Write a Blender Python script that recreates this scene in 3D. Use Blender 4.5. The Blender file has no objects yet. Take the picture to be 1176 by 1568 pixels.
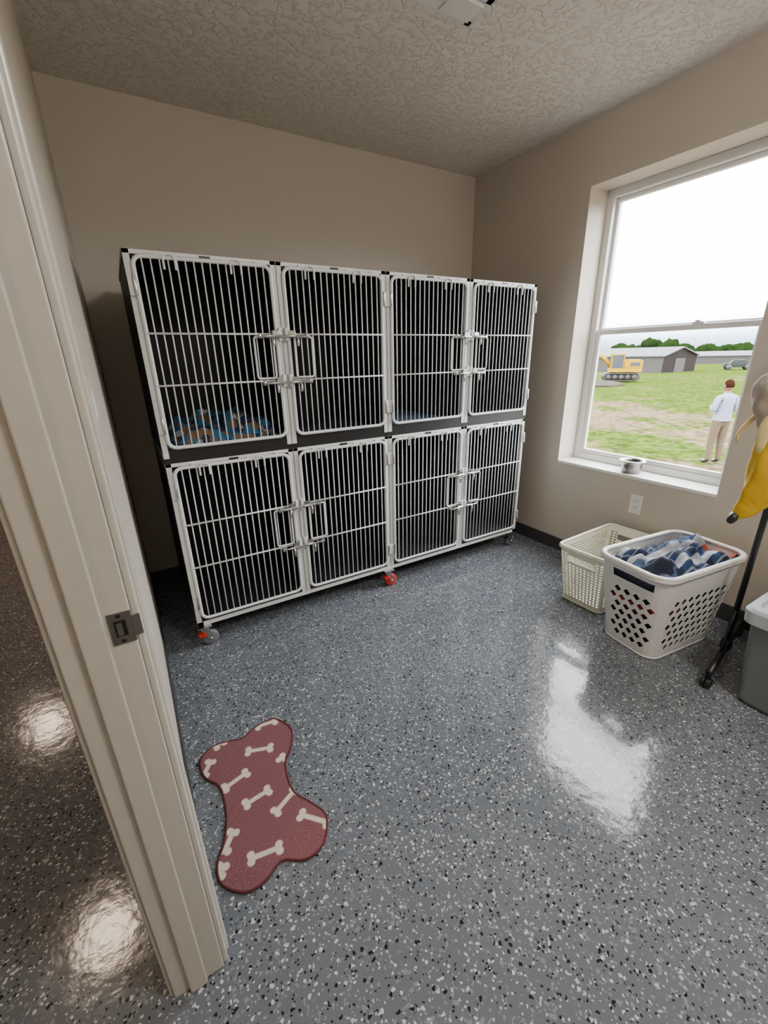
import bpy, bmesh, math, random
from mathutils import Vector, Matrix, noise
random.seed(7)
D=bpy.data; C=bpy.context; S=C.scene

# ---------------------------------------------------------------- materials
def mat(name, col=(.5,.5,.5), rough=.5, metal=0, spec=.5, coat=0, emit=None, es=0, bump=None):
    m=D.materials.new(name); m.use_nodes=True
    nt=m.node_tree; b=nt.nodes['Principled BSDF']
    b.inputs['Base Color'].default_value=(*col,1)
    b.inputs['Roughness'].default_value=rough
    b.inputs['Metallic'].default_value=metal
    b.inputs['Specular IOR Level'].default_value=spec
    b.inputs['Coat Weight'].default_value=coat
    if emit:
        b.inputs['Emission Color'].default_value=(*emit,1); b.inputs['Emission Strength'].default_value=es
    # subtle procedural variation
    n=nt.nodes.new('ShaderNodeTexNoise'); n.inputs['Scale'].default_value=(bump[0] if bump else 40)
    n.inputs['Detail'].default_value=4
    g=nt.nodes.new('ShaderNodeNewGeometry'); nt.links.new(g.outputs['Position'],n.inputs['Vector'])
    mr=nt.nodes.new('ShaderNodeMixRGB'); mr.blend_type='MULTIPLY'; mr.inputs[0].default_value=.12
    mr.inputs[1].default_value=(*col,1)
    nt.links.new(n.outputs['Fac'],mr.inputs[2]); nt.links.new(mr.outputs[0],b.inputs['Base Color'])
    if bump:
        bp=nt.nodes.new('ShaderNodeBump'); bp.inputs['Strength'].default_value=bump[1]; bp.inputs['Distance'].default_value=bump[2]
        nt.links.new(n.outputs['Fac'],bp.inputs['Height']); nt.links.new(bp.outputs[0],b.inputs['Normal'])
    return m
def nodes(m): return m.node_tree.nodes, m.node_tree.links
def ramp(N,stops,interp='LINEAR'):
    r=N.new('ShaderNodeValToRGB'); cr=r.color_ramp; cr.interpolation=interp
    while len(cr.elements)>1: cr.elements.remove(cr.elements[-1])
    cr.elements[0].position=stops[0][0]; cr.elements[0].color=(*stops[0][1],1)
    for p,c in stops[1:]:
        e=cr.elements.new(p); e.color=(*c,1)
    return r

M_wall=mat('wall_paint',(.54,.485,.415),.6,bump=(160,.12,.003))
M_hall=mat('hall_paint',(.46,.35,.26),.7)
M_trim=mat('trim_white_paint',(.57,.56,.51),.30)
M_sill=mat('sill_white_paint',(.80,.79,.76),.35)
M_base=mat('rubber_cove_base',(.045,.045,.048),.45)
M_vinyl=mat('window_vinyl',(.72,.72,.70),.35)
M_white=mat('powdercoat_white',(.78,.80,.80),.35)
M_bar=mat('cage_bar',(.78,.80,.81),.35)
M_dark=mat('cage_laminate_dark',(.011,.012,.013),.5,spec=.3)
M_cfloor=mat('cage_floor',(.022,.024,.026),.5,spec=.3)
M_black=mat('black_plastic',(.012,.012,.013),.4)
M_chrome=mat('chrome',(.55,.55,.54),.22,metal=1)
M_steel=mat('stainless',(.27,.26,.245),.28,metal=1)
M_red=mat('red_caster',(.55,.03,.015),.4)
M_grey=mat('grey_rubber',(.18,.18,.18),.5)
M_cream=mat('cream_plastic',(.84,.83,.70),.4)
M_wplast=mat('white_plastic',(.80,.80,.79),.35)
M_bin=mat('bin_grey',(.17,.19,.20),.45)
M_binlid=mat('bin_lid',(.50,.57,.62),.4)
M_yel=mat('banana_yellow',(.74,.45,.012),.8,bump=(60,.5,.006))
M_pyel=mat('pale_yellow_felt',(.72,.60,.28),.85,bump=(60,.5,.006))
M_beige=mat('beige_felt',(.50,.43,.35),.9,bump=(60,.5,.006))
M_light=mat('led_panel',(.9,.9,.9),.5,emit=(1,.93,.84),es=60)
M_light2=mat('led_panel_hall',(.9,.9,.9),.5,emit=(1,.78,.58),es=40)
M_exyel=mat('excavator_yellow',(.26,.145,.001),.8,spec=.1)
M_roof=mat('metal_roof',(.075,.078,.08),.8,spec=.2)
M_brown=mat('brown_siding',(.010,.007,.006),.9,spec=.1)
M_siding=mat('grey_siding',(.045,.042,.039),.9,spec=.1)
M_skin=mat('skin',(.16,.065,.038),.7,spec=.15)
M_shirt=mat('shirt_white',(.17,.19,.25),.9,spec=.1)
M_khaki=mat('khaki',(.080,.058,.036),.9,spec=.1)
M_hair=mat('hair_brown',(.016,.007,.0035),.95,spec=0)
M_leaf=mat('foliage',(.006,.013,.003),.95,spec=0)
M_trunk=mat('trunk',(.03,.02,.012),.9)

# floor: grey epoxy with vinyl flakes
M_floor=mat('floor_epoxy_flake',(.15,.155,.165),.12)
N,L=nodes(M_floor); b=N['Principled BSDF']
for l in list(b.inputs['Base Color'].links): L.remove(l)
g=N.new('ShaderNodeNewGeometry')
def vor(scale,off):
    mp=N.new('ShaderNodeMapping'); mp.inputs['Location'].default_value=(off,off*1.7,.013)
    L.new(g.outputs['Position'],mp.inputs['Vector'])
    v=N.new('ShaderNodeTexVoronoi'); v.inputs['Scale'].default_value=scale; L.new(mp.outputs[0],v.inputs['Vector'])
    s=N.new('ShaderNodeSeparateColor'); L.new(v.outputs['Color'],s.inputs[0]); return s.outputs[0]
cl=N.new('ShaderNodeTexNoise'); cl.inputs['Scale'].default_value=1.5; L.new(g.outputs['Position'],cl.inputs['Vector'])
base=ramp(N,[(.3,(.120,.137,.158)),(.7,(.142,.160,.184))]); L.new(cl.outputs['Fac'],base.inputs[0])
prev=base.outputs[0]
for sc,off,pw,pk in ((215,3.1,.036,.962),(140,9.7,.026,.982)):
    v=vor(sc,off)
    for st,c in (([(0,(1,1,1)),(pw,(0,0,0))],(.54,.56,.57,1)),([(0,(0,0,0)),(pk,(1,1,1))],(.012,.012,.015,1)),([(0,(0,0,0)),(.5,(1,1,1)),(.54,(0,0,0))],(.22,.235,.26,1))):
        r=ramp(N,st,'CONSTANT'); L.new(v,r.inputs[0])
        mx=N.new('ShaderNodeMixRGB'); L.new(r.outputs[0],mx.inputs[0]); L.new(prev,mx.inputs[1]); mx.inputs[2].default_value=c; prev=mx.outputs[0]
L.new(prev,b.inputs['Base Color'])
n=N.new('ShaderNodeTexNoise'); n.inputs['Scale'].default_value=22; n.inputs['Detail'].default_value=3; L.new(g.outputs['Position'],n.inputs['Vector'])
bp=N.new('ShaderNodeBump'); bp.inputs['Strength'].default_value=.16; bp.inputs['Distance'].default_value=.006
L.new(n.outputs['Fac'],bp.inputs['Height']); L.new(bp.outputs[0],b.inputs['Normal'])

# ceiling knock-down texture
M_ceil=mat('ceiling_knockdown',(.84,.80,.75),.7)
N,L=nodes(M_ceil); b=N['Principled BSDF']; g=N.new('ShaderNodeNewGeometry')
n=N.new('ShaderNodeTexNoise'); n.inputs['Scale'].default_value=30; n.inputs['Detail'].default_value=4; n.inputs['Distortion'].default_value=.3
L.new(g.outputs['Position'],n.inputs['Vector'])
r=ramp(N,[(.50,(0,0,0)),(.58,(1,1,1))]); L.new(n.outputs['Fac'],r.inputs[0])
bp=N.new('ShaderNodeBump'); bp.inputs['Strength'].default_value=.7; bp.inputs['Distance'].default_value=.010
L.new(r.outputs[0],bp.inputs['Height']); L.new(bp.outputs[0],b.inputs['Normal'])

# grass
M_grass=mat('grass_field',(.1,.16,.04),.95)
N,L=nodes(M_grass); b=N['Principled BSDF']; b.inputs['Specular IOR Level'].default_value=0
for l in list(b.inputs['Base Color'].links): L.remove(l)
g=N.new('ShaderNodeNewGeometry')
n1=N.new('ShaderNodeTexNoise'); n1.inputs['Scale'].default_value=.55; n1.inputs['Detail'].default_value=8; n1.inputs['Roughness'].default_value=.7
n2=N.new('ShaderNodeTexNoise'); n2.inputs['Scale'].default_value=4; n2.inputs['Detail'].default_value=9; n2.inputs['Roughness'].default_value=.7
L.new(g.outputs['Position'],n1.inputs['Vector']); L.new(g.outputs['Position'],n2.inputs['Vector'])
gr=ramp(N,[(.38,(.012,.024,.0035)),(.62,(.055,.078,.011))]); L.new(n2.outputs['Fac'],gr.inputs[0])
dr=ramp(N,[(.38,(.045,.031,.018)),(.62,(.12,.09,.056))]); L.new(n2.outputs['Fac'],dr.inputs[0])
sp=N.new('ShaderNodeSeparateXYZ'); L.new(g.outputs['Position'],sp.inputs[0])
dv=N.new('ShaderNodeMath'); dv.operation='DIVIDE'; dv.inputs[1].default_value=60; L.new(sp.outputs[0],dv.inputs[0])
k=lambda v:(v,v,v)
band=ramp(N,[(.15,k(.66)),(.18,k(.56)),(.205,k(.46)),(.225,k(.62)),(.31,k(.62)),(.36,k(.48)),(.6,k(.42)),(.75,k(.52)),(.9,k(.38))]); L.new(dv.outputs[0],band.inputs[0])
sm=N.new('ShaderNodeMath'); sm.operation='ADD'; L.new(n1.outputs['Fac'],sm.inputs[0]); L.new(band.outputs[0],sm.inputs[1])
mk=ramp(N,[(.51,(0,0,0)),(.57,(1,1,1))])
hf_=N.new('ShaderNodeMath'); hf_.operation='MULTIPLY'; hf_.inputs[1].default_value=.5; L.new(sm.outputs[0],hf_.inputs[0]); L.new(hf_.outputs[0],mk.inputs[0])
mx=N.new('ShaderNodeMixRGB'); L.new(mk.outputs[0],mx.inputs[0]); L.new(gr.outputs[0],mx.inputs[1]); L.new(dr.outputs[0],mx.inputs[2])
L.new(mx.outputs[0],b.inputs['Base Color'])

# window glass (thin)
M_glass=D.materials.new('window_glass'); M_glass.use_nodes=True
N,L=nodes(M_glass); N.clear()
o=N.new('ShaderNodeOutputMaterial'); t=N.new('ShaderNodeBsdfTransparent'); gl=N.new('ShaderNodeBsdfGlossy'); gl.inputs['Roughness'].default_value=.02
mx=N.new('ShaderNodeMixShader'); mx.inputs[0].default_value=.03; L.new(t.outputs[0],mx.inputs[1]); L.new(gl.outputs[0],mx.inputs[2]); L.new(mx.outputs[0],o.inputs[0])

# plaid cloth
def plaid(name,base,a,c,scale):
    m=mat(name,base,.9); N,L=nodes(m); b=N['Principled BSDF']
    for l in list(b.inputs['Base Color'].links): L.remove(l)
    tc=N.new('ShaderNodeTexCoord'); sp=N.new('ShaderNodeSeparateXYZ'); L.new(tc.outputs['Object'],sp.inputs[0])
    fr=[]
    for ax in (0,1):
        mu=N.new('ShaderNodeMath'); mu.operation='MULTIPLY'; mu.inputs[1].default_value=scale; L.new(sp.outputs[ax],mu.inputs[0])
        f=N.new('ShaderNodeMath'); f.operation='FRACT'; L.new(mu.outputs[0],f.inputs[0])
        r=ramp(N,[(0,(1,1,1)),(.40,(0,0,0)),(.7,(.5,.5,.5)),(.76,(0,0,0))],'CONSTANT'); L.new(f.outputs[0],r.inputs[0]); fr.append(r)
    m1=N.new('ShaderNodeMixRGB'); L.new(fr[0].outputs[0],m1.inputs[0]); m1.inputs[1].default_value=(*base,1); m1.inputs[2].default_value=(*a,1)
    m2=N.new('ShaderNodeMixRGB'); L.new(fr[1].outputs[0],m2.inputs[0]); L.new(m1.outputs[0],m2.inputs[1]); m2.inputs[2].default_value=(*c,1)
    L.new(m2.outputs[0],b.inputs['Base Color']); return m
M_plaid=plaid('plaid_flannel',(.008,.014,.040),(.014,.035,.11),(.34,.37,.42),9)
M_cloth2=mat('cloth_slate_blue',(.06,.10,.19),.9)
M_cloth3=mat('cloth_red',(.42,.06,.04),.9)
M_cloth4=mat('cloth_navy',(.010,.014,.034),.9)
# blanket blue/brown pattern
M_blank=mat('patterned_blanket',(.05,.2,.4),.9); N,L=nodes(M_blank); b=N['Principled BSDF']
for l in list(b.inputs['Base Color'].links): L.remove(l)
g=N.new('ShaderNodeNewGeometry'); v=N.new('ShaderNodeTexVoronoi'); v.inputs['Scale'].default_value=28; L.new(g.outputs['Position'],v.inputs['Vector'])
s=N.new('ShaderNodeSeparateColor'); L.new(v.outputs['Color'],s.inputs[0])
r=ramp(N,[(0,(.03,.15,.32)),(.4,(.012,.03,.07)),(.68,(.20,.12,.065)),(.88,(.34,.38,.42))],'CONSTANT'); L.new(s.outputs[0],r.inputs[0]); L.new(r.outputs[0],b.inputs['Base Color'])
# rug
M_rug=mat('woven_rug',(.3,.05,.06),.95); N,L=nodes(M_rug); b=N['Principled BSDF']; b.inputs['Specular IOR Level'].default_value=.2
for l in list(b.inputs['Base Color'].links): L.remove(l)
at=N.new('ShaderNodeAttribute'); at.attribute_name='bone'
g=N.new('ShaderNodeNewGeometry'); w=N.new('ShaderNodeTexNoise'); w.inputs['Scale'].default_value=330; L.new(g.outputs['Position'],w.inputs['Vector'])
r1=ramp(N,[(.3,(.10,.036,.042)),(.7,(.28,.125,.14))]); L.new(w.outputs['Fac'],r1.inputs[0])
r2=ramp(N,[(.3,(.50,.43,.35)),(.7,(.78,.70,.60))]); L.new(w.outputs['Fac'],r2.inputs[0])
mx=N.new('ShaderNodeMixRGB'); L.new(at.outputs['Fac'],mx.inputs[0]); L.new(r1.outputs[0],mx.inputs[1]); L.new(r2.outputs[0],mx.inputs[2]); L.new(mx.outputs[0],b.inputs['Base Color'])
bp=N.new('ShaderNodeBump'); bp.inputs['Strength'].default_value=.5; bp.inputs['Distance'].default_value=.002; L.new(w.outputs['Fac'],bp.inputs['Height']); L.new(bp.outputs[0],b.inputs['Normal'])
M_rugedge=mat('rug_hem',(.10,.02,.025),.95)

# ---------------------------------------------------------------- mesh builder
class MB:
    def __init__(s): s.v=[];s.f=[];s.m=[];s.sm=[];s.mats=[]
    def mi(s,m):
        if m not in s.mats: s.mats.append(m)
        return s.mats.index(m)
    def add(s,vs,fs,m,smooth=False,X=None):
        o=len(s.v)
        for p in vs:
            p=Vector(p); s.v.append(tuple(X@p if X else p))
        k=s.mi(m)
        for f in fs: s.f.append([i+o for i in f]); s.m.append(k); s.sm.append(smooth)
    def box(s,a,b,m,X=None):
        x0,y0,z0=a;x1,y1,z1=b
        s.add([(x0,y0,z0),(x1,y0,z0),(x1,y1,z0),(x0,y1,z0),(x0,y0,z1),(x1,y0,z1),(x1,y1,z1),(x0,y1,z1)],
              [(0,3,2,1),(4,5,6,7),(0,1,5,4),(1,2,6,5),(2,3,7,6),(3,0,4,7)],m,False,X)
    def tube(s,pts,r,m,n=8,closed=False,X=None,flat=None,wob=0):
        pts=[Vector(p) for p in pts]; N=len(pts); rs=r if isinstance(r,(list,tuple)) else [r]*N
        vs=[];up=None
        for i,p in enumerate(pts):
            if closed: t=(pts[(i+1)%N]-pts[i-1])
            else: t=pts[min(i+1,N-1)]-pts[max(i-1,0)]
            t.normalize()
            if up is None:
                up=Vector((0,0,1)) if abs(t.z)<.9 else Vector((1,0,0))
            a=t.cross(up)
            if a.length<1e-4: up=Vector((0,1,0)); a=t.cross(up)
            a.normalize(); bb=a.cross(t).normalized(); up=bb
            for k in range(n):
                th=2*math.pi*k/n
                q=rs[i]*(1+wob*math.sin(5*th+i*.35)+wob*.6*math.sin(3*th-i*.5))
                vs.append(p+a*math.cos(th)*q*(flat[0] if flat else 1)+bb*math.sin(th)*q*(flat[1] if flat else 1))
        fs=[]
        for i in range(N if closed else N-1):
            j=(i+1)%N
            for k in range(n):
                l=(k+1)%n; fs.append((i*n+k,i*n+l,j*n+l,j*n+k))
        if not closed: fs.append(tuple(range(n))[::-1]); fs.append(tuple((N-1)*n+k for k in range(n)))
        s.add(vs,fs,m,n>4,X)
    def lathe(s,prof,m,n=32,X=None):
        vs=[];fs=[]
        for r,z in prof:
            for k in range(n):
                th=2*math.pi*k/n; vs.append((r*math.cos(th),r*math.sin(th),z))
        for i in range(len(prof)-1):
            for k in range(n):
                l=(k+1)%n; fs.append((i*n+k,i*n+l,(i+1)*n+l,(i+1)*n+k))
        s.add(vs,fs,m,True,X)
    def ball(s,c,r,m,n=16,X=None,fn=None):
        vs=[];fs=[];h=n//2
        for i in range(h+1):
            ph=math.pi*i/h
            for k in range(n):
                th=2*math.pi*k/n
                d=Vector((math.sin(ph)*math.cos(th),math.sin(ph)*math.sin(th),math.cos(ph)))
                q=Vector((d.x*r[0],d.y*r[1],d.z*r[2]))
                if fn: q=fn(q,d)
                vs.append(Vector(c)+q)
        for i in range(h):
            for k in range(n):
                l=(k+1)%n; fs.append((i*n+k,(i+1)*n+k,(i+1)*n+l,i*n+l))
        s.add(vs,fs,m,True,X)
    def obj(s,name,bevel=0,solid=0,parent=None,loc=None,rot=0,sub=0):
        me=D.meshes.new(name); me.from_pydata(s.v,[],s.f)
        for m in s.mats: me.materials.append(m)
        me.polygons.foreach_set('material_index',s.m); me.polygons.foreach_set('use_smooth',s.sm)
        me.update(); o=D.objects.new(name,me); S.collection.objects.link(o)
        if solid: md=o.modifiers.new('solid','SOLIDIFY'); md.thickness=solid; md.offset=0
        if bevel:
            md=o.modifiers.new('bevel','BEVEL'); md.width=bevel; md.segments=2; md.limit_method='ANGLE'; md.angle_limit=math.radians(50)
        if sub: md=o.modifiers.new('sub','SUBSURF'); md.levels=sub; md.render_levels=sub
        if loc: o.location=loc
        o.rotation_euler=(0,0,rot)
        if parent: o.parent=parent
        return o
def empty(name,loc=(0,0,0),rot=0):
    e=D.objects.new(name,None); S.collection.objects.link(e); e.location=loc; e.rotation_euler=(0,0,rot); return e
def rrect(a,b,r,n=6):
    out=[]
    for cx,cy,t0 in ((a-r,b-r,0),(-a+r,b-r,90),(-a+r,-b+r,180),(a-r,-b+r,270)):
        for i in range(n+1):
            t=math.radians(t0+90*i/n); out.append((cx+r*math.cos(t),cy+r*math.sin(t)))
    return out
def resample(pl,n):
    P=[Vector((p[0],p[1])) for p in pl]; P.append(P[0]); Ls=[0]
    for i in range(len(P)-1): Ls.append(Ls[-1]+(P[i+1]-P[i]).length)
    out=[];j=0
    for k in range(n):
        t=Ls[-1]*k/n
        while Ls[j+1]<t: j+=1
        u=(t-Ls[j])/max(1e-9,Ls[j+1]-Ls[j]); out.append(P[j].lerp(P[j+1],u))
    return out
def spline3(P,k=6):
    out=[];n=len(P);P=[Vector(p) for p in P]
    for i in range(n-1):
        p0,p1,p2,p3=P[max(i-1,0)],P[i],P[i+1],P[min(i+2,n-1)]
        for j in range(k):
            t=j/k; out.append(.5*((2*p1)+(p2-p0)*t+(2*p0-5*p1+4*p2-p3)*t*t+(3*p1-p0-3*p2+p3)*t**3))
    out.append(P[-1]); return out
def lerpr(R_,k=6):
    out=[]
    for i in range(len(R_)-1):
        for j in range(k):
            t=j/k; t=t*t*(3-2*t); out.append(R_[i]*(1-t)+R_[i+1]*t)
    out.append(R_[-1]); return out

# ---------------------------------------------------------------- room shell
XR=2.694; YB=3.048; ZC=2.741; XL=-.065; XH=-.165; Y0=-1.5; YH=7.0; XF=-2.4; XO=2.95
m=MB(); m.box((XF-.1,Y0-.1,-.1),(XO,YH+.1,0),M_floor); m.obj('floor')
m=MB(); m.box((XF-.1,Y0-.1,ZC),(XO,YH+.1,ZC+.1),M_ceil); m.obj('ceiling')
m=MB(); m.box((XL,YB,0),(XO,YB+.12,ZC),M_wall); m.obj('wall_back')
wy0,wy1,wz0,wz1=.97,2.0,.70,2.392
m=MB()
m.box((XR,Y0,-1.0),(XO,wy0,ZC),M_wall); m.box((XR,wy1,-1.0),(XO,YB,ZC),M_wall)
m.box((XR,wy0,-1.0),(XO,wy1,wz0-.02),M_wall); m.box((XR,wy0,wz1),(XO,wy1,ZC),M_wall)
m.obj('wall_right')
dy0,dy1,dz=-.165,.768,2.06
m=MB(); m.box((XH,Y0,0),(XL,dy0,ZC),M_wall); m.box((XH,dy1,0),(XL,YH,ZC),M_wall); m.box((XH,dy0,dz),(XL,dy1,ZC),M_wall); m.obj('wall_left')
m=MB(); m.box((XF-.1,Y0-.1,0),(XO,Y0,ZC),M_wall); m.obj('wall_front')
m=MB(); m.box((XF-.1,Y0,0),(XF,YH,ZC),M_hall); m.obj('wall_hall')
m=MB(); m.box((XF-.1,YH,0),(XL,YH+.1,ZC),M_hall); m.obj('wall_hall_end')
def base(name,a,b):
    m=MB(); m.box(a,b,M_base); m.obj(name,bevel=.003)
base('baseboard_back',(XL,YB-.008,0),(XR,YB,.10))
base('baseboard_right',(XR-.008,Y0,0),(XR,YB-.008,.10))
base('baseboard_left',(XL,.84,0),(XL+.008,YB-.008,.10))
base('baseboard_front',(XL,Y0,0),(XR-.008,Y0+.008,.10))

# door frame
m=MB()
for yj,sg in ((dy1,-1),(dy0,1)):
    f=yj+sg*.013
    m.box((-.172,min(yj,f),0),(-.058,max(yj,f),dz),M_trim)
    st=f+sg*.011; m.box((-.137,min(f,st),0),(-.098,max(f,st),dz-.013),M_trim)
    for x0,x1,x2 in ((-.058,-.040,-.046),(-.172,-.187,-.181)):
        c0=yj+sg*.006; c1=c0-sg*.06; cm=c0-sg*.022
        m.box((min(x0,x2),min(c0,c1),0),(max(x0,x2),max(c0,c1),dz+.06),M_trim)
        m.box((min(x0,x1),min(cm,c1),0),(max(x0,x1),max(cm,c1),dz+.06),M_trim)
m.box((-.172,dy0+.013,dz-.013),(-.058,dy1-.013,dz),M_trim)
m.box((-.137,dy0+.024,dz-.024),(-.098,dy1-.024,dz-.013),M_trim)
for x0,x1 in ((-.058,-.043),(-.184,-.172)): m.box((x0,dy0-.05,dz-.006),(x1,dy1+.05,dz+.055),M_trim)
m.obj('trim_door_frame',bevel=.003)
# strike plate
m=MB(); yj=dy1-.013
M_strike=mat('strike_nickel',(.40,.38,.35),.3,metal=1)
m.box((-.093,yj-.0025,.998),(-.058,yj,1.058),M_strike)
m.box((-.060,yj-.0035,1.008),(-.046,yj-.0005,1.048),M_strike)
m.box((-.086,yj-.0035,1.013),(-.068,yj-.0022,1.043),M_black)
m.box((-.083,yj-.006,1.016),(-.074,yj-.002,1.04),M_strike)
for z in (1.004,1.052): m.lathe([(.0001,.0),(.004,0),(.004,-.001)],M_black,12,X=Matrix.Translation((-.077,yj-.003,z))@Matrix.Rotation(math.radians(90),4,'X'))
m.obj('strike_plate',bevel=.001)
m=MB(); m.box((XL,1.13,1.30),(XL+.006,1.25,1.42),M_sill)
for y in (1.165,1.215): m.box((XL+.006,y-.016,1.33),(XL+.010,y+.016,1.39),M_white)
m.obj('light_switch',bevel=.0015)
m=MB(); m.box((XR-.006,1.345,.462),(XR,1.423,.588),M_sill)
for z in (.503,.547):
    m.box((XR-.009,1.366,z-.015),(XR-.006,1.402,z+.015),M_white)
    for y in (1.377,1.391): m.box((XR-.0095,y-.0015,z-.006),(XR-.009,y+.0015,z+.007),M_black)
m.obj('electrical_outlet',bevel=.0012)
# ceiling vent register
m=MB()
vx0,vx1,vy0,vy1=1.20,1.54,1.675,1.83; zt=ZC
m.box((vx0,vy0,zt-.006),(vx1,vy0+.025,zt),M_white); m.box((vx0,vy1-.025,zt-.006),(vx1,vy1,zt),M_white)
m.box((vx0,vy0,zt-.006),(vx0+.025,vy1,zt),M_white); m.box((vx1-.025,vy0,zt-.006),(vx1,vy1,zt),M_white)
m.box((vx0+.02,vy0+.02,zt-.001),(vx1-.02,vy1-.02,zt),M_black)
for i in range(7):
    y=vy0+.032+i*.0152
    m.add([(vx0+.02,y,zt-.002),(vx1-.02,y,zt-.002),(vx1-.02,y+.010,zt-.012),(vx0+.02,y+.010,zt-.012)],[(0,1,2,3)],M_white)
m.box((1.37,vy0+.02,zt-.013),(1.38,vy1-.02,zt-.002),M_white)
m.obj('ceiling_air_vent')
# drum ceiling lights
for nm,(x,y),mt,rr_,dd in (('ceiling_light',(1.3,-.60),M_light,.24,.13),('hall_ceiling_light',(-.90,2.85),M_light2,.16,.07),('hall_ceiling_light',(-1.55,5.6),M_light2,.16,.07),('hall_ceiling_light',(-1.2,-.3),M_light2,.16,.07)):
    m=MB(); X=Matrix.Translation((x,y,ZC))
    m.lathe([(0,0),(rr_*.9,0),(rr_*.9,-.012),(0,-.012)],M_white,40,X=X)
    m.lathe([(rr_*.97,-.012),(rr_,-.02),(rr_,-dd+.015),(rr_*.95,-dd),(0,-dd)],mt,40,X=X)
    m.obj(nm)

# ---------------------------------------------------------------- window
W=empty('window_1')
m=MB(); fx0,fx1=2.868,2.94
def fr(m,y0,y1,z0,z1,w,x0,x1,mt):
    m.box((x0,y0,z0),(x1,y0+w,z1),mt); m.box((x0,y1-w,z0),(x1,y1,z1),mt)
    m.box((x0,y0+w,z0),(x1,y1-w,z0+w),mt); m.box((x0,y0+w,z1-w),(x1,y1-w,z1),mt)
fr(m,wy0,wy1,wz0,wz1,.045,fx0,fx1,M_vinyl)
fr(m,wy0+.045,wy1-.045,1.575,wz1-.045,.022,fx0+.035,fx1-.005,M_vinyl)
fr(m,wy0+.045,wy1-.045,wz0+.045,1.585,.030,fx0+.008,fx0+.034,M_vinyl)
m.box((fx0+.0,1.30,1.585),(fx0+.03,1.36,1.597),M_vinyl); m.box((fx0-.006,1.32,1.597),(fx0+.02,1.345,1.605),M_vinyl)
m.obj('frame',bevel=.003,parent=W)
m=MB()
for (y0,y1,z0,z1,x) in ((wy0+.06,wy1-.06,1.59,wz1-.06,fx0+.055),(wy0+.07,wy1-.07,wz0+.07,1.56,fx0+.02)):
    m.add([(x,y0,z0),(x,y1,z0),(x,y1,z1),(x,y0,z1)],[(0,1,2,3)],M_glass)
m.obj('glass',parent=W)
m=MB(); m.box((XR-.004,wy0,wz0-.02),(fx0+.01,wy1,wz0),M_sill); m.obj('sill',bevel=.003,parent=W)

# ---------------------------------------------------------------- kennel bank
K=empty('dog_kennel_bank')
kx0,kx1,ky0,ky1=.11,2.47,2.15,2.86
xs=[.11,.72,1.31,1.895,2.47]
m=MB()
for (z0,z1) in ((.15,.995),(1.03,1.86)):
    for i,x in enumerate(xs):
        a=x if i==0 else (x-.012 if i==4 else x-.01)
        m.box((a,ky0+.012,z0),(a+(.012 if i in(0,4) else .02),ky1,z1),M_dark)
    m.box((kx0,ky1-.012,z0),(kx1,ky1,z1),M_dark)
    m.box((kx0,ky0+.012,z1-.015),(kx1,ky1,z1-.001),M_dark)
    m.box((kx0,ky0+.012,z0),(kx1,ky1,z0+.02),M_cfloor)
m.obj('carcass',parent=K)
m=MB()
m.box((kx0,ky0,.125),(kx1,ky0+.02,.148),M_white)
m.box((kx0,ky0,.125),(kx0+.03,ky1,.148),M_white); m.box((kx1-.03,ky0,.125),(kx1,ky1,.148),M_white); m.box((kx0,ky1-.03,.125),(kx1,ky1,.148),M_white)
for (z0,z1) in ((.148,1.005),(1.03,1.868)):
    m.box((kx0,ky0,z0),(kx0+.024,ky0+.02,z1),M_white); m.box((kx1-.024,ky0,z0),(kx1,ky0+.02,z1),M_white)
    for x in xs[1:4]:
        m.box((x-.026,ky0,z0),(x+.026,ky0+.02,z1),M_white)
        m.box((x-.002,ky0-.001,z0),(x+.002,ky0,z1),M_grey)
    m.box((kx0,ky0,z1-.016),(kx1,ky0+.02,z1),M_white)
m.box((kx0,ky0+.004,1.005),(kx1,ky0+.02,1.03),M_black)
m.box((kx0+.024,ky0+.003,1.03),(kx1-.024,ky0+.02,1.072),M_black)
m.box((kx0+.024,ky0+.003,.148),(kx1-.024,ky0+.02,.168),M_black)
for z0,z1 in ((.148,.168),(.985,1.005),(1.03,1.05),(1.848,1.868)):
    m.box((kx0-.003,ky0+.005,z0),(kx0+.01,ky1,z1),M_grey)
m.obj('face_frame',bevel=.002,parent=K)
bars=MB(); hw=MB()
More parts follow.
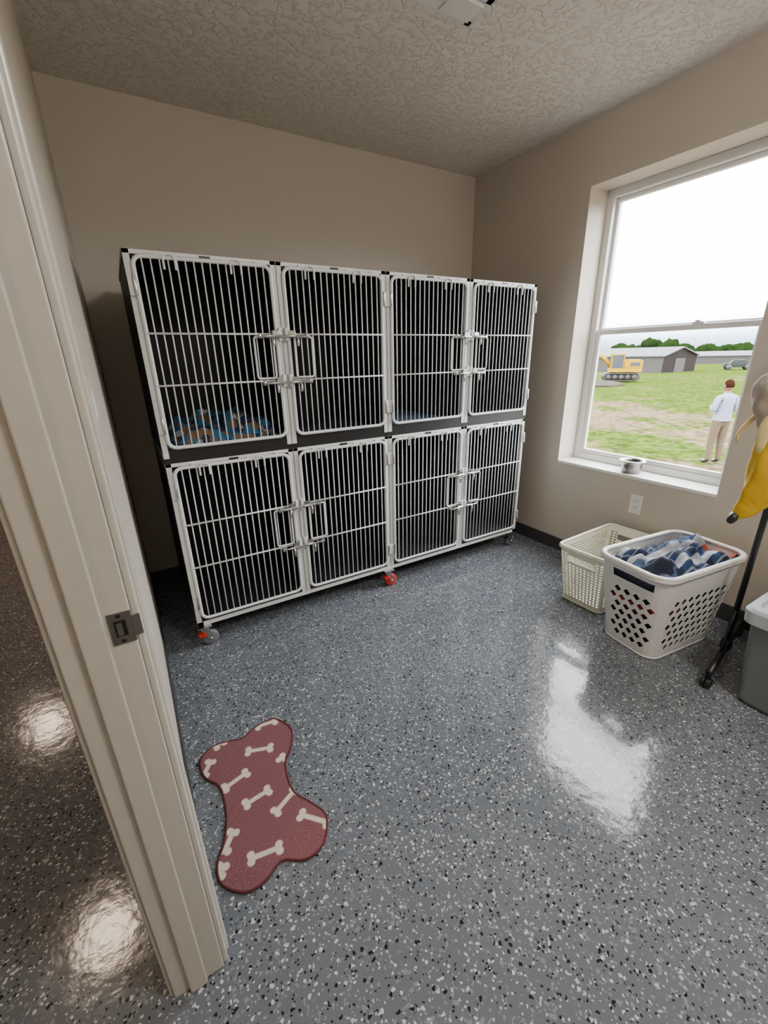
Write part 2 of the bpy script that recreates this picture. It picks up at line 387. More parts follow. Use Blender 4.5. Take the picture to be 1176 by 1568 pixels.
for row,(z0,z1,h1,h2) in enumerate(((.172,.982,.70,.47),(1.078,1.845,1.56,1.35))):
    for c in range(4):
        xa=(xs[c]+.030) ; xb=(xs[c+1]-.030)
        cx=(xa+xb)/2; cz=(z0+z1)/2; a=(xb-xa)/2; bz=(z1-z0)/2; y=ky0-.010
        loop=[(cx+p[0],y,cz+p[1]) for p in rrect(a,bz,.035,5)]
        bars.tube(loop,.0085,M_white,8,closed=True)
        nb=16
        for i in range(nb):
            x=xa+(xb-xa)*(i+1)/(nb+1); bars.tube([(x,y,z0),(x,y,z1)],.0033,M_bar,6)
        for h in (h1,h2): bars.tube([(xa,y-.005,h),(xb,y-.005,h)],.0046,M_bar,6)
        s=1 if c%2==0 else -1; xl=xb if s==1 else xa; xh=xa if s==1 else xb
        fx=xl-s*.068
        fl=[(fx+p[0],y-.012,(h1+h2)/2+p[1]) for p in rrect(.045,(h1-h2)/2-.012,.012,4)]
        bars.tube(fl,.0050,M_white,8,closed=True)
        for h in (h1,h2):
            hw.box((xl-s*.010-.016,y-.026,h-.016),(xl-s*.010+.016,y-.002,h+.016),M_chrome)
            hw.tube([(xl-s*.085,y-.030,h-.010),(xl+s*.024,y-.030,h-.010)],.0065,M_chrome,8)
            hw.tube([(xl-s*.030,y-.030,h-.010),(xl-s*.030,y-.044,h-.022),(xl-s*.030,y-.044,h-.055)],.0055,M_chrome,8)
            hw.lathe([(0,.016),(.010,.015),(.012,.006),(.012,0)],M_chrome,14,X=Matrix.Translation((xl-s*.085,y-.018,h-.010))@Matrix.Rotation(math.radians(90),4,'X'))
            hw.box((xl+s*.014-.008,y-.022,h-.028),(xl+s*.014+.008,y+.010,h+.028),M_white)
        for h in (z0+.10,z1-.11):
            hw.box((xh-s*.020-.010,y-.004,h-.035),(xh-s*.020+.010,y+.010,h+.035),M_white)
            hw.tube([(xh-s*.008,y-.008,h-.035),(xh-s*.008,y-.008,h+.035)],.006,M_chrome,8)
        for q in (.24,.72):
            x=xa+(xb-xa)*q
            hw.tube([(x-.022,y-.008,z1-.045),(x-.022,y-.01,z1-.005),(x-.012,y-.012,z1+.010),(x+.012,y-.012,z1+.010),(x+.022,y-.01,z1-.005),(x+.022,y-.008,z1-.045)],.0045,M_white,8)
        hw.box((cx-.022,ky0-.004,z1+.001),(cx+.022,ky0+.001,z1+.018),M_black)
        for q in (.15,.62,.88):
            x=xa+(xb-xa)*q; hw.box((x-.006,ky0-.014,z1+.002),(x+.006,ky0,z1+.014),M_white)
bars.obj('doors',parent=K); hw.obj('latches_and_hinges',bevel=.001,parent=K)
def caster(x,y,mt,face):
    m=MB(); r=.042
    m.box((x-.035,y-.035,.118),(x+.035,y+.035,.125),M_chrome)
    m.lathe([(.0,.118),(.022,.118),(.022,.100),(.0,.1)],M_chrome,16,X=Matrix.Translation((x,y,0)))
    for s in (-1,1):
        m.add([(x-.02,y+s*.02,.105),(x+.02,y+s*.02,.105),(x+.035,y+s*.02,.04),(x+.015,y+s*.02,.034)],[(0,1,2,3)],M_chrome)
    m.box((x-.02,y-.021,.098),(x+.02,y+.021,.105),M_chrome)
    Xm=Matrix.Translation((x+.022,y,r))@Matrix.Rotation(math.radians(90),4,'X')
    m.lathe([(0,-.014),(.018,-.014),(.030,-.012),(r,-.011),(r,.011),(.030,.012),(.018,.014),(0,.014)],mt,24,X=Xm)
    m.tube([(x+.022,y-.026,r),(x+.022,y+.026,r)],.007,M_chrome,10)
    m.box((x-.035,y-.03,.068),(x+.005,y+.015,.080),M_red if face else M_chrome)
    return m
for i,(x,y,mt,rd) in enumerate(((.14,2.16,M_grey,1),(1.29,2.16,M_red,1),(2.43,2.18,M_grey,0),(.16,2.8,M_grey,0),(1.29,2.8,M_red,0),(2.42,2.8,M_grey,0))):
    caster(x,y,mt,rd).obj('caster_%d'%(i+1),parent=K)
def heap(name,x0,x1,y0,y1,z,h,mt,parent=None,n=30,seed=0,fold=6):
    m=MB(); vs=[];fs=[]
    for j in range(n+1):
        for i in range(n+1):
            u=i/n;v=j/n; e=min(1,4.5*min(u,1-u))*min(1,4.5*min(v,1-v)); e=math.sqrt(max(0,e))
            p=Vector((u*fold,v*fold,seed))
            hh=h*e*(.45+.55*abs(noise.noise(p))*1.6+.25*abs(noise.noise(p*2.3)))
            vs.append((x0+(x1-x0)*u+.012*noise.noise(p*1.5),y0+(y1-y0)*v+.012*noise.noise(p*1.5+Vector((9,0,0))),z+hh))
    for j in range(n):
        for i in range(n):
            a=j*(n+1)+i; fs.append((a,a+1,a+n+2,a+n+1))
    m.add(vs,fs,mt,True)
    return m.obj(name,parent=parent)
heap('blanket_1',.13,.70,2.18,2.80,1.05,.14,M_blank,K,seed=2)
heap('pad_1',1.34,1.87,2.20,2.80,1.05,.035,M_cloth2,K,seed=5,fold=2)
heap('pad_2',.76,1.28,2.20,2.80,1.05,.03,M_cloth4,K,seed=6,fold=2)

# ---------------------------------------------------------------- bone rug
outline=[(.30,1.45),(.335,1.37),(.305,1.285),(.262,1.225),(.25,1.11),(.29,1.03),(.315,.965),(.275,.89),(.21,.875),(.145,.91),(.09,.885),(.03,.885),(-.025,.94),(-.028,1.00),(.005,1.06),(.03,1.15),(.03,1.26),(-.01,1.33),(-.012,1.41),(.035,1.45),(.10,1.445),(.15,1.43),(.205,1.455),(.26,1.465)]
def catmull(P,k=8):
    out=[];n=len(P)
    for i in range(n):
        p0,p1,p2,p3=[Vector(P[(i+q)%n]) for q in (-1,0,1,2)]
        for j in range(k):
            t=j/k; out.append(.5*((2*p1)+(p2-p0)*t+(2*p0-5*p1+4*p2-p3)*t*t+(3*p1-p0-3*p2+p3)*t**3))
    return out
ol=catmull(outline)
def inside(x,y,P):
    c=False;j=len(P)-1
    for i in range(len(P)):
        if (P[i].y>y)!=(P[j].y>y) and x<(P[j].x-P[i].x)*(y-P[i].y)/(P[j].y-P[i].y)+P[i].x: c=not c
        j=i
    return c
bones=[((.155,1.355),(.235,1.325)),((.045,1.245),(.125,1.265)),((.095,1.145),(.175,1.155)),((.175,1.065),(.255,1.105)),((.065,.965),(.15,.95)),((.245,1.01),(.31,.94)),
 ((-.012,1.34),(.02,1.385)),((.22,1.455),(.29,1.445)),((.285,1.21),(.255,1.26)),((.0,1.03),(.035,1.075)),((-.03,.97),(-.015,.99)),((.05,1.445),(.08,1.455))]
def bsdf(x,y):
    best=1
    p=Vector((x,y))
    for a,b in bones:
        a=Vector(a);b=Vector(b);d=b-a;d.normalize();q=Vector((-d.y,d.x))
        t=max(0,min((b-a).length,(p-a).dot(d))); s=(p-(a+d*t)).length-.0080
        for e in (a,b):
            for k in(-1,1): s=min(s,(p-(e+q*.0105*k)).length-.0118)
        best=min(best,s)
    return best
st=.0022; nx=int(.40/st); ny=int(.62/st); idx={}; vs=[];fs=[];col=[]
def vid(i,j):
    if (i,j) not in idx:
        x=-.045+i*st; y=.865+j*st; idx[(i,j)]=len(vs)
        z=.006+.0010*noise.noise(Vector((x*9,y*9,0)))+.0012*math.exp(-((y-1.15-.15*x)/.008)**2)
        vs.append((x,y,z)); col.append(max(0,min(1,.5-bsdf(x,y)/.0024)))
    return idx[(i,j)]
for j in range(ny):
    for i in range(nx):
        if inside(-.045+(i+.5)*st,.865+(j+.5)*st,ol): fs.append((vid(i,j),vid(i+1,j),vid(i+1,j+1),vid(i,j+1)))
m=MB(); m.add(vs,fs,M_rug,True); m.tube([(p.x,p.y,.0042) for p in ol],.0040,M_rugedge,8,closed=True)
o=m.obj('bone_shaped_rug'); at=o.data.attributes.new('bone','FLOAT','POINT')
at.data.foreach_set('value',col+[0]*(len(m.v)-len(col)))

# ---------------------------------------------------------------- laundry baskets
def basket(name,cx,cy,rot,ta,tb,ba,bb,h,nu,nv,hole,kind,mt,rr=.07,th=.003,rimr=.012):
    m=MB()
    P1=resample(rrect(ta,tb,rr,6),nu*2); P0=resample(rrect(ba,bb,rr*.8,6),nu*2)
    def pt(u,v):
        u=u%(nu*2); i=int(u); f=u-i
        a=P0[i].lerp(P0[(i+1)%(nu*2)],f); b=P1[i].lerp(P1[(i+1)%(nu*2)],f)
        q=a.lerp(b,v); return (q.x,q.y,.004+v*(h-.004))
    vs=[];fs=[]
    def V(u,v): vs.append(pt(u,v)); return len(vs)-1
    for j in range(nv):
        off=1 if (kind=='diamond' and j%2) else 0
        v0=j/nv;v1=(j+1)/nv;vm=(v0+v1)/2
        for i in range(nu):
            u0=i*2+off;u1=u0+2;um=u0+1
            t=hole(i+off*.5,j)
            if t==2: continue
            c=[V(u0,v0),V(um,v0),V(u1,v0),V(u1,vm),V(u1,v1),V(um,v1),V(u0,v1),V(u0,vm)]
            if t==0: fs.append((c[0],c[1],c[5],c[6],c[7])); fs.append((c[1],c[2],c[3],c[4],c[5])); continue
            if kind=='diamond':
                k2=.07
                b_,r_,t_,l_=V(um,v0+(v1-v0)*k2),V(u1-2*k2-.05,vm),V(um,v1-(v1-v0)*k2),V(u0+2*k2+.05,vm)
                fs+= [(c[0],c[1],b_),(c[1],c[2],b_),(c[2],r_,b_),(c[2],c[3],r_),(c[3],c[4],r_),(c[4],t_,r_),(c[4],c[5],t_),(c[5],c[6],t_),(c[6],l_,t_),(c[6],c[7],l_),(c[7],c[0],l_),(c[0],b_,l_)]
            else:
                k=.22; s0,s1,s2,s3=V(u0+2*k,v0+(v1-v0)*k),V(u1-2*k,v0+(v1-v0)*k),V(u1-2*k,v1-(v1-v0)*k),V(u0+2*k,v1-(v1-v0)*k)
                fs+=[(c[0],c[1],c[2],s1,s0),(c[2],c[3],c[4],s2,s1),(c[4],c[5],c[6],s3,s2),(c[6],c[7],c[0],s0,s3)]
    m.add(vs,fs,mt,False)
    m.add([(p.x,p.y,.004) for p in P0],[tuple(range(nu*2))],mt)
    e=empty(name,(cx,cy,0),rot)
    o=m.obj('body',solid=th,parent=e)
    me=o.data; bm=bmesh.new(); bm.from_mesh(me); bmesh.ops.remove_doubles(bm,verts=bm.verts,dist=.0004); bmesh.ops.recalc_face_normals(bm,faces=bm.faces)
    bm.to_mesh(me); bm.free()
    m=MB()
    rim=[(p.x,p.y,h) for p in P1]
    m.tube(rim,rimr,mt,8,closed=True,flat=(1.0,.75))
    lip=[(p[0]*1.025,p[1]*1.04,p[2]-rimr*.9) for p in rim]
    m.tube(lip,rimr*.5,mt,6,closed=True,flat=(.5,1.6))
    b0=[(p.x,p.y,.008) for p in P0]; m.tube(b0,.006,mt,6,closed=True)
    m.obj('rim',parent=e)
    return e
def param_at(pl,nu,x,y):
    P=resample(pl,nu*2); best=min(range(nu*2),key=lambda k:(P[k].x-x)**2+(P[k].y-y)**2); return best/2
nuW=34
plW=rrect(.315,.195,.08,6)
HW=[param_at(plW,nuW,.315,0),param_at(plW,nuW,-.315,0),param_at(plW,nuW,0,.195)]
CW=[param_at(plW,nuW,a*.29,b_*.17) for a in(-1,1) for b_ in(-1,1)]
def holeW(i,j):
    if j>=9:
        if j==9:
            for c in HW:
                d=(i-c+nuW/2)%nuW-nuW/2
                if abs(d)<2.2: return 2
        return 0
    if j<1 or j>7: return 0
    for c in CW:
        d=(i-c+nuW/2)%nuW-nuW/2
        if abs(d)<1.0: return 0
    return 1
wb=basket('laundry_basket',2.235,.925,math.radians(-7),.315,.185,.235,.145,.485,nuW,11,holeW,'diamond',M_wplast,rr=.08,rimr=.014)
plC=rrect(.25,.15,.03,6); nuC=64
HC=[param_at(plC,nuC,.25,0),param_at(plC,nuC,-.25,0)]
CC=[param_at(plC,nuC,a*.245,b_*.145) for a in(-1,1) for b_ in(-1,1)]
def holeC(i,j):
    if j<2 or j>18: return 0
    if j>=15:
        for c in HC:
            d=(i-c+nuC/2)%nuC-nuC/2
            if abs(d)<4: return 2 if j in(16,17) else 0
    for c in CC:
        d=(i-c+nuC/2)%nuC-nuC/2
        if abs(d)<.8: return 0
    return 1
basket('laundry_basket',2.355,1.325,math.radians(2),.275,.150,.215,.125,.375,nuC,21,holeC,'sq',M_cream,rr=.035,rimr=.009)
m=MB(); n=60; vs=[];fs=[]
for j in range(n+1):
    for i in range(n+1):
        u=i/n*2-1; v=j/n*2-1
        rr=max(abs(u),abs(v)); p=Vector((u*2.2,v*1.5,4))
        if rr<=.8:
            z=.432+.045*(1-(rr/.8)**3)+.085*abs(noise.noise(p*1.5))+.025*noise.noise(p*3)+.008*abs(noise.noise(p*7))
            sx=.280*u/.8; sy=.150*v/.8
        else:
            t=(rr-.8)/.2; k=1-.25*t; z=.42*(1-t)+.02*t+.01; sx=.280*u/rr*k; sy=.150*v/rr*k
        vs.append((sx+.01*noise.noise(p*3),sy,z))
for j in range(n):
    for i in range(n):
        a=j*(n+1)+i; fs.append((a,a+1,a+n+2,a+n+1))
m.add(vs,fs,M_plaid,True)
for q,f in enumerate(m.f):
    zs=[m.v[a][2] for a in f]; c=Vector(m.v[f[0]]); t=noise.noise(Vector((c.x*6+1,c.y*6,2)))
    if min(zs)<.40: k=M_cloth3 if (min(zs)>.20 and max(zs)<.345 and c.x<-.05) else M_cloth4
    else: k=M_plaid if t<.22 else (M_cloth2 if t<.36 else M_cloth4)
    if c.x>.23 and c.z>.43 and c.y<0: k=M_cloth3
    m.m[q]=m.mi(k)
m.obj('folded_clothes',parent=wb)

# ---------------------------------------------------------------- dog bowl
m=MB(); m.lathe([(0,.002),(.052,.0),(.056,.004),(.060,.05),(.066,.075),(.078,.078),(.080,.074),(.077,.080),(.066,.081),(.060,.072),(.055,.055),(0,.050)],M_steel,40)
m.lathe([(0,.057),(.050,.057),(.054,.07)],M_black,32)
m.obj('dog_bowl',loc=(2.775,1.50,wz0+.001))

# ---------------------------------------------------------------- garment stand
m=MB(); px,py=2.30,.635
m.tube([(2.02,.585,.085),(2.60,.685,.085)],.014,M_black,12)
m.tube([(px,py,.085),(px,py,1.62)],.0125,M_black,12)
m.lathe([(.0,.0),(.022,.0),(.026,.02),(.022,.05),(.0,.05)],M_black,16,X=Matrix.Translation((px,py,.07)))
m.lathe([(.0,.0),(.016,.0),(.020,.015),(.012,.03),(.0,.034)],M_black,16,X=Matrix.Translation((px,py,1.615)))
m.tube([(px-.22,py-.04,1.55),(px+.22,py+.04,1.55)],.010,M_black,10)
for s in (-1,1): m.tube([(px+s*.10,py+s*.018,.085),(px,py,.30)],.006,M_black,8)
for x,y in((2.03,.587),(2.59,.683)):
    m.tube([(x,y,.085),(x,y,.05)],.010,M_black,8)
    for s in(-1,1): m.lathe([(0,-.007),(.018,-.007),(.025,-.005),(.025,.005),(.018,.007),(0,.007)],M_black,18,X=Matrix.Translation((x,y+s*.012,.026))@Matrix.Rotation(math.radians(90),4,'X'))
m.tube([(px,py,1.36),(px-.05,py+.01,1.35),(px-.11,py+.015,1.36),(px-.115,py+.015,1.39)],.005,M_black,8)
m.obj('garment_rack')
# banana costume hanging on the hook
m=MB()
m.tube(spline3([(2.20,.66,1.155),(2.195,.650,1.08),(2.19,.640,1.0),(2.18,.640,.90),(2.165,.665,.82),(2.15,.690,.775)]),lerpr([.030,.055,.066,.060,.040,.020]),M_yel,32,flat=(1,.7),wob=.07)
m.tube([(2.152,.688,.785),(2.14,.698,.758),(2.135,.703,.745)],[.020,.017,.010],M_black,12)
m.tube(spline3([(2.19,.668,1.350),(2.188,.671,1.335),(2.185,.674,1.30),(2.185,.672,1.24),(2.19,.668,1.17),(2.195,.66,1.14)]),lerpr([.030,.066,.084,.076,.050,.030]),M_beige,32,wob=.05,flat=(1,.75))
for dy,dx,l in((.085,-.01,.07),(-.06,-.04,.12),(.0,-.075,.09)):
    m.tube(spline3([(2.195,.66,1.165),(2.195+dx*.5,.66+dy*.6,1.20),(2.195+dx,.66+dy,1.16),(2.195+dx*1.25,.66+dy*1.25,1.15-l*.6),(2.195+dx*1.2,.66+dy*1.2,1.15-l)]),lerpr([.018,.022,.024,.018,.006]),M_pyel,14,flat=(1,.4),wob=.05)
m.tube([(2.19,.655,1.33),(2.19,.652,1.37),(2.19,.65,1.39)],.004,M_beige,8)
m.obj('banana_pet_costume')
# ---------------------------------------------------------------- storage bin
m=MB()
secs=[(.0,.24,.235),(.02,.255,.25),(.42,.285,.275)]
cx,cy=2.305,.235
vs=[];fs=[];n=None
for z,a,bb_ in secs:
    pl=rrect(a,bb_,.03,5); n=len(pl)
    vs+=[(cx+p[0],cy+p[1],z) for p in pl]
for i in range(2):
    for k in range(n): l=(k+1)%n; fs.append((i*n+k,i*n+l,(i+1)*n+l,(i+1)*n+k))
fs.append(tuple(range(n))[::-1]); m.add(vs,fs,M_bin,False)
vs=[];fs=[]
for z,a,bb_ in ((.405,.288,.278),(.40,.305,.295),(.455,.309,.299),(.468,.300,.290),(.468,.275,.265),(.458,.27,.26)):
    vs+=[(cx+p[0],cy+p[1],z) for p in rrect(a,bb_,.04,5)]
for i in range(5):
    for k in range(n): l=(k+1)%n; fs.append((i*n+k,i*n+l,(i+1)*n+l,(i+1)*n+k))
fs.append(tuple(5*n+k for k in range(n))); m.add(vs,fs,M_binlid,False)
m.obj('storage_bin',bevel=.003)

# ---------------------------------------------------------------- outside
GZ=-.9
m=MB(); m.add([(XO,-150,GZ),(420,-150,GZ),(420,320,GZ),(XO,320,GZ)],[(0,1,2,3)],M_grass); m.obj('grass_field')
def shed(name,c0,g,W_,l,Ln,eave,peak,mg,ms,mr):
    m=MB(); c0=Vector((c0[0],c0[1],GZ)); g=Vector((g[0],g[1],0)).normalized(); l=Vector((l[0],l[1],0)).normalized(); Z=Vector((0,0,1))
    P=lambda a,b,z:c0+g*a+l*b+Z*(z-GZ)
    v=[P(0,0,GZ),P(W_,0,GZ),P(W_,0,eave),P(W_/2,0,peak),P(0,0,eave),P(0,Ln,GZ),P(W_,Ln,GZ),P(W_,Ln,eave),P(W_/2,Ln,peak),P(0,Ln,eave)]
    m.add(v,[(0,1,2,3,4),(5,9,8,7,6)],mg); m.add(v,[(0,4,9,5),(1,6,7,2)],ms)
    t=.12; o=.2
    for s in (0,1):
        a=-o if s==0 else W_+o; e=eave-.08
        r=[P(a,-o,e),P(W_/2,-o,peak),P(W_/2,Ln+o,peak),P(a,Ln+o,e)]
        m.add(r+[q+Z*t for q in r],[(0,1,2,3),(4,7,6,5),(0,4,5,1),(1,5,6,2),(2,6,7,3),(3,7,4,0)],mr)
    dv=[P(W_*.35,-.03,GZ),P(W_*.65,-.03,GZ),P(W_*.65,-.03,eave-.3),P(W_*.35,-.03,eave-.3)]
    m.add(dv,[(0,1,2,3)],M_siding); return m.obj(name)
rt=Vector((.457,-.889)); vw=Vector((.889,.457))
shed('metal_shed',(51.1,26.3),rt*.5+vw*.866,6.4,-rt*.866+vw*.5,10,.84,1.65,M_brown,M_siding,M_roof)
shed('metal_shed',(90,29.5),vw,6,-rt,12,.35,.95,M_siding,M_siding,M_roof)
shed('metal_shed',(96,24),vw,6,-rt,4.5,.5,1.1,M_roof,M_siding,M_roof)
# excavator
Xe=Matrix.Translation((34.6,20.9,GZ+.13))@Matrix.Rotation(math.radians(-52),4,'Z')
m=MB()
for y in(-.75,.45):
    tr=[(p[0],y+.15,.28+p[1]) for p in rrect(1.25,.27,.26,8)]
    m.tube(tr,.16,M_black,6,closed=True,X=Xe,flat=(.9,.35)); m.box((-1.1,y,.12),(1.1,y+.3,.44),M_brown,Xe)
    for k in range(5): m.lathe([(0,-.18),(.17,-.17),(.17,.17),(0,.18)],M_siding,12,X=Xe@Matrix.Translation((-.9+k*.45,y+.15,.28))@Matrix.Rotation(math.radians(90),4,'X'))
m.box((-.4,-.4,.5),(.4,.4,.65),M_brown,Xe)
m.box((-.9,-.75,.65),(1.35,.75,.95),M_exyel,Xe); m.box((.1,-.75,.98),(1.35,.75,1.5),M_exyel,Xe); m.box((.3,-.6,1.5),(1.2,.6,1.58),M_exyel,Xe)
m.box((-.85,-.74,.95),(1.3,.74,.98),M_black,Xe)
m.box((.5,-.765,1.1),(1.15,-.75,1.35),M_black,Xe)
for a,b_ in(((-.85,-.7,1.0),(-.78,-.63,1.95)),((.0,-.7,1.0),(.07,-.63,1.95)),((-.85,.03,1.0),(-.78,.1,1.95)),((.0,.03,1.0),(.07,.1,1.95))): m.box(a,b_,M_exyel,Xe)
m.box((-.88,-.73,1.92),(.1,.13,2.02),M_exyel,Xe); m.box((-.8,-.66,.98),(.0,.06,1.9),M_black,Xe)
m.tube([(-.7,.4,.95),(-1.3,.4,1.7),(-1.9,.4,2.05),(-2.5,.4,1.8)],[.16,.17,.14,.10],M_exyel,6,X=Xe,flat=(.7,1))
m.tube([(-2.4,.4,1.95),(-2.7,.4,1.1),(-2.75,.4,.6)],[.12,.10,.07],M_exyel,6,X=Xe)
m.tube([(-.9,.4,1.2),(-1.6,.4,1.75)],.05,M_brown,8,X=Xe)
m.add([(-2.9,.1,.6),(-2.5,.1,.6),(-2.4,.1,.15),(-2.75,.1,.05),(-2.9,.7,.6),(-2.5,.7,.6),(-2.4,.7,.15),(-2.75,.7,.05)],[(0,1,2,3),(4,7,6,5),(0,4,5,1),(2,6,7,3),(0,3,7,4)],M_siding,X=Xe)
m.obj('excavator')
M_dirt=mat('dirt_pile',(.045,.040,.033),.95,spec=0)
m=MB(); m.ball((0,0,0),(2.2,1.2,.32),M_dirt,24,fn=lambda q,d:Vector((q.x*(1+.25*noise.noise(d*2.5)),q.y*(1+.25*noise.noise(d*2.5)),max(0,q.z*(1+.4*noise.noise(d*4)))))); m.obj('dirt_pile',loc=(30.2,19.6,GZ))
Xt=Matrix.Translation((62,23.6,GZ))@Matrix.Rotation(math.radians(-60),4,'Z'); M_gt=mat('car_dark',(.010,.014,.012),.7,spec=.15)
m=MB(); m.box((-1.3,-.7,.3),(1.4,.7,.7),M_gt,Xt); m.add([(-.8,-.65,.7),(.9,-.65,.7),(.9,.65,.7),(-.8,.65,.7),(-.5,-.55,1.1),(.6,-.55,1.1),(.6,.55,1.1),(-.5,.55,1.1)],[(0,1,5,4),(1,2,6,5),(2,3,7,6),(3,0,4,7),(4,5,6,7)],M_gt,X=Xt)
for x in(-.85,.9):
    for y in(-.72,.72): m.lathe([(0,-.1),(.3,-.1),(.3,.1),(0,.1)],M_black,18,X=Xt@Matrix.Translation((x,y,.3))@Matrix.Rotation(math.radians(90),4,'X'))
m.obj('parked_car',bevel=.04)
def trees(name,lst,seed):
    random.seed(seed); m=MB()
    for x,y,r,h in lst:
        m.tube([(x,y,GZ),(x,y,GZ+h*.5)],[.25,.15],M_trunk,8)
        for k in range(6):
            ox,oy=random.uniform(-.6,.6)*r,random.uniform(-.6,.6)*r; rr=r*random.uniform(.45,.7); zc=GZ+h-rr*.8-random.uniform(0,.25)*h
            def fn(q,d):
                q=q*(1+.4*noise.noise(q*1.6+Vector((ox,oy,x)))); q.z=max(q.z,GZ+.02-zc); return q
            m.ball((x+ox,y+oy,zc),(rr,rr,rr*.8),M_leaf,20,fn=fn)
    m.obj(name)
trees('tree_cluster',[(104,62,2.6,4.0),(106,58,3.0,4.9),(106,54,2.6,4.6),(107,51,2.2,3.6)],1)
trees('tree_line',[(120+random.uniform(-3,3),20+i*2.6,2.6,random.uniform(2.4,3.8)) for i in range(34)],2)

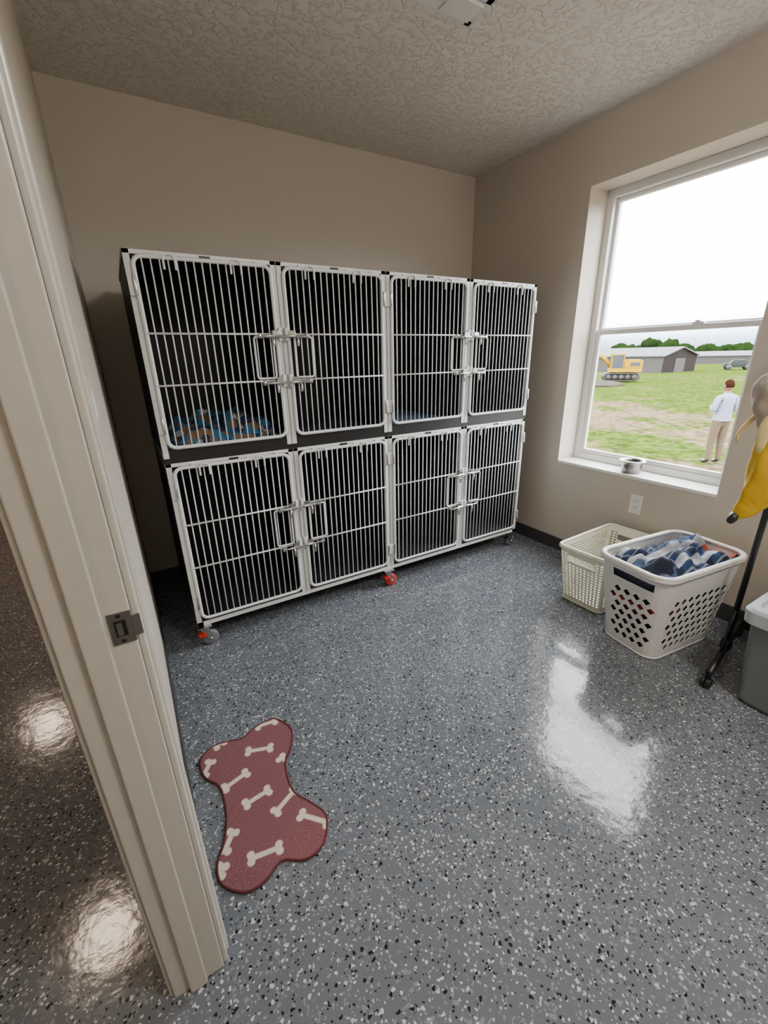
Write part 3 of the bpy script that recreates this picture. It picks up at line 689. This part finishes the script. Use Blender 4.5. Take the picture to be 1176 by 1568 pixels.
# ---------------------------------------------------------------- person
def person(name,loc,rot):
    e=empty(name,loc,rot)
    J={'pel':((0,0,.95),(.150,.118)),'wst':((0,0,1.09),(.158,.122)),'cst':((0,-.01,1.27),(.175,.125)),'uch':((0,-.01,1.39),(.12,.09)),'nk':((0,0,1.47),(.055,.055)),'nt':((0,.015,1.55),(.05,.05))}
    E=[('pel','wst'),('wst','cst'),('cst','uch'),('uch','nk'),('nk','nt')]
    for s,n_ in((1,'R'),(-1,'L')):
        J['sh'+n_]=((s*.180,-.01,1.395),(.070,.070)); J['el'+n_]=((s*.265,-.03,1.13),(.058,.056))
        J['wr'+n_]=((s*.12,.20,1.19),(.034,.034)); J['pm'+n_]=((s*.085,.265,1.215),(.030,.022))
        J['hp'+n_]=((s*.09,0,.86),(.100,.105)); J['kn'+n_]=((s*.105,.01,.49),(.075,.078)); J['an'+n_]=((s*.115,-.02,.10),(.055,.058)); J['ft'+n_]=((s*.115,.0,.05),(.042,.045)); J['to'+n_]=((s*.13,.14,.035),(.038,.032))
        E+=[('uch','sh'+n_),('sh'+n_,'el'+n_),('el'+n_,'wr'+n_),('wr'+n_,'pm'+n_),('pel','hp'+n_),('hp'+n_,'kn'+n_),('kn'+n_,'an'+n_),('an'+n_,'ft'+n_),('ft'+n_,'to'+n_)]
    keys=list(J); me=D.meshes.new('b'); me.from_pydata([J[k][0] for k in keys],[(keys.index(a),keys.index(b)) for a,b in E],[])
    o=D.objects.new('b',me); S.collection.objects.link(o)
    o.modifiers.new('s','SKIN'); sv=me.skin_vertices[0].data
    for i,k in enumerate(keys): sv[i].radius=J[k][1]; sv[i].use_root=(k=='pel')
    md=o.modifiers.new('ss','SUBSURF'); md.levels=2
    C.view_layer.update(); ev=o.evaluated_get(C.evaluated_depsgraph_get()); bm_=D.meshes.new_from_object(ev)
    D.objects.remove(o)
    for mt in (M_shirt,M_khaki,M_skin,M_black): bm_.materials.append(mt)
    for p in bm_.polygons:
        c=p.center; p.use_smooth=True
        if c.z<.085: k=3
        elif c.z<.93 and abs(c.y)<.16 : k=1
        elif c.z>1.475 and abs(c.x)<.1: k=2
        elif c.y>.19: k=2
        else: k=0
        p.material_index=k
    b_=D.objects.new('body',bm_); S.collection.objects.link(b_); b_.parent=e
    m=MB(); hc=(0,.025,1.625)
    def hf(q,d):
        q=q.copy()
        if d.z<0: q.x*=1+.28*d.z; q.y*=1+.10*d.z
        return q
    m.ball(hc,(.076,.095,.115),M_skin,24,fn=hf)
    m.tube([(0,.115,1.645),(0,.132,1.615),(0,.122,1.600)],[.008,.013,.012],M_skin,8)
    for s in(-1,1):
        m.ball((s*.077,.02,1.62),(.010,.020,.032),M_skin,10); m.ball((s*.030,.108,1.642),(.013,.008,.008),M_shirt,8); m.ball((s*.030,.115,1.642),(.006,.004,.006),M_black,8)
        m.tube([(s*.045,.110,1.662),(s*.018,.117,1.664)],.0035,M_hair,6)
    m.tube([(-.024,.108,1.573),(0,.113,1.571),(.024,.108,1.573)],.0045,M_red,6)
    def hairf(q,d):
        if d.y>.35 and d.z<.45: return q*.86
        if d.z<-.35: return q*.8
        return q*(1+.04*noise.noise(d*5))
    m.ball((0,.018,1.635),(.083,.103,.118),M_hair,24,fn=hairf)
    for s in(-1,1):
        for k,(dx,l) in enumerate(((.026,.062),(.009,.072),(-.008,.068),(-.024,.052))):
            x=s*(.085)-s*dx*.2; z=1.215+dx
            m.tube([(x,.275,z),(x-s*.012,.275+l*.5,z+.002),(x-s*.035,.275+l*.75,z),(x-s*.05,.275+l*.6,z-.004)],[.0095,.009,.008,.007],M_skin,8)
        m.tube([(s*.08,.25,1.235),(s*.055,.27,1.255),(s*.035,.295,1.252)],[.011,.010,.008],M_skin,8)
    m.box((-.045,.302,1.195),(.045,.312,1.255),M_black)
    m.tube([(.062*math.cos(t*math.pi/8),.0+.062*math.sin(t*math.pi/8),1.478) for t in range(16)],.013,M_shirt,8,closed=True)
    m.tube([(.168*math.cos(t*math.pi/8),.135*math.sin(t*math.pi/8),.935) for t in range(16)],.014,M_shirt,8,closed=True,flat=(.6,1.6))
    m.obj('head_and_hands',parent=e)
person('man_standing',(10.8,4.15,GZ),math.radians(-28))

# ---------------------------------------------------------------- world, camera
w=D.worlds.new('overcast'); S.world=w; w.use_nodes=True; N=w.node_tree.nodes; L=w.node_tree.links
bg=N['Background']; tc=N.new('ShaderNodeTexCoord'); sp=N.new('ShaderNodeSeparateXYZ'); L.new(tc.outputs['Generated'],sp.inputs[0])
r=ramp(N,[(0,(.07,.085,.105)),(.02,(.15,.19,.25)),(.05,(.55,.60,.66)),(.10,(.95,.97,1.0))]); L.new(sp.outputs[2],r.inputs[0]); L.new(r.outputs[0],bg.inputs['Color']); bg.inputs['Strength'].default_value=23
pl=D.lights.new('window_portal','AREA'); pl.shape='RECTANGLE'; pl.size=1.03; pl.size_y=1.7; pl.cycles.is_portal=True
po=D.objects.new('window_portal',pl); S.collection.objects.link(po); po.location=(2.96,(wy0+wy1)/2,(wz0+wz1)/2)
po.rotation_euler=Matrix(((0,0,1),(1,0,0),(0,1,0))).to_euler()
cam=D.cameras.new('camera'); co=D.objects.new('camera',cam); S.collection.objects.link(co); S.camera=co
cam.sensor_fit='HORIZONTAL'; cam.sensor_width=36; cam.lens=36*650/1176; cam.clip_start=.02; cam.clip_end=1000
R=Matrix(((.85707,.19464,-.47701),(-.51474,.28462,-.80872),(-.02164,.93867,.34413)))
co.matrix_world=Matrix.Translation((0,0,1.45))@R.to_4x4()
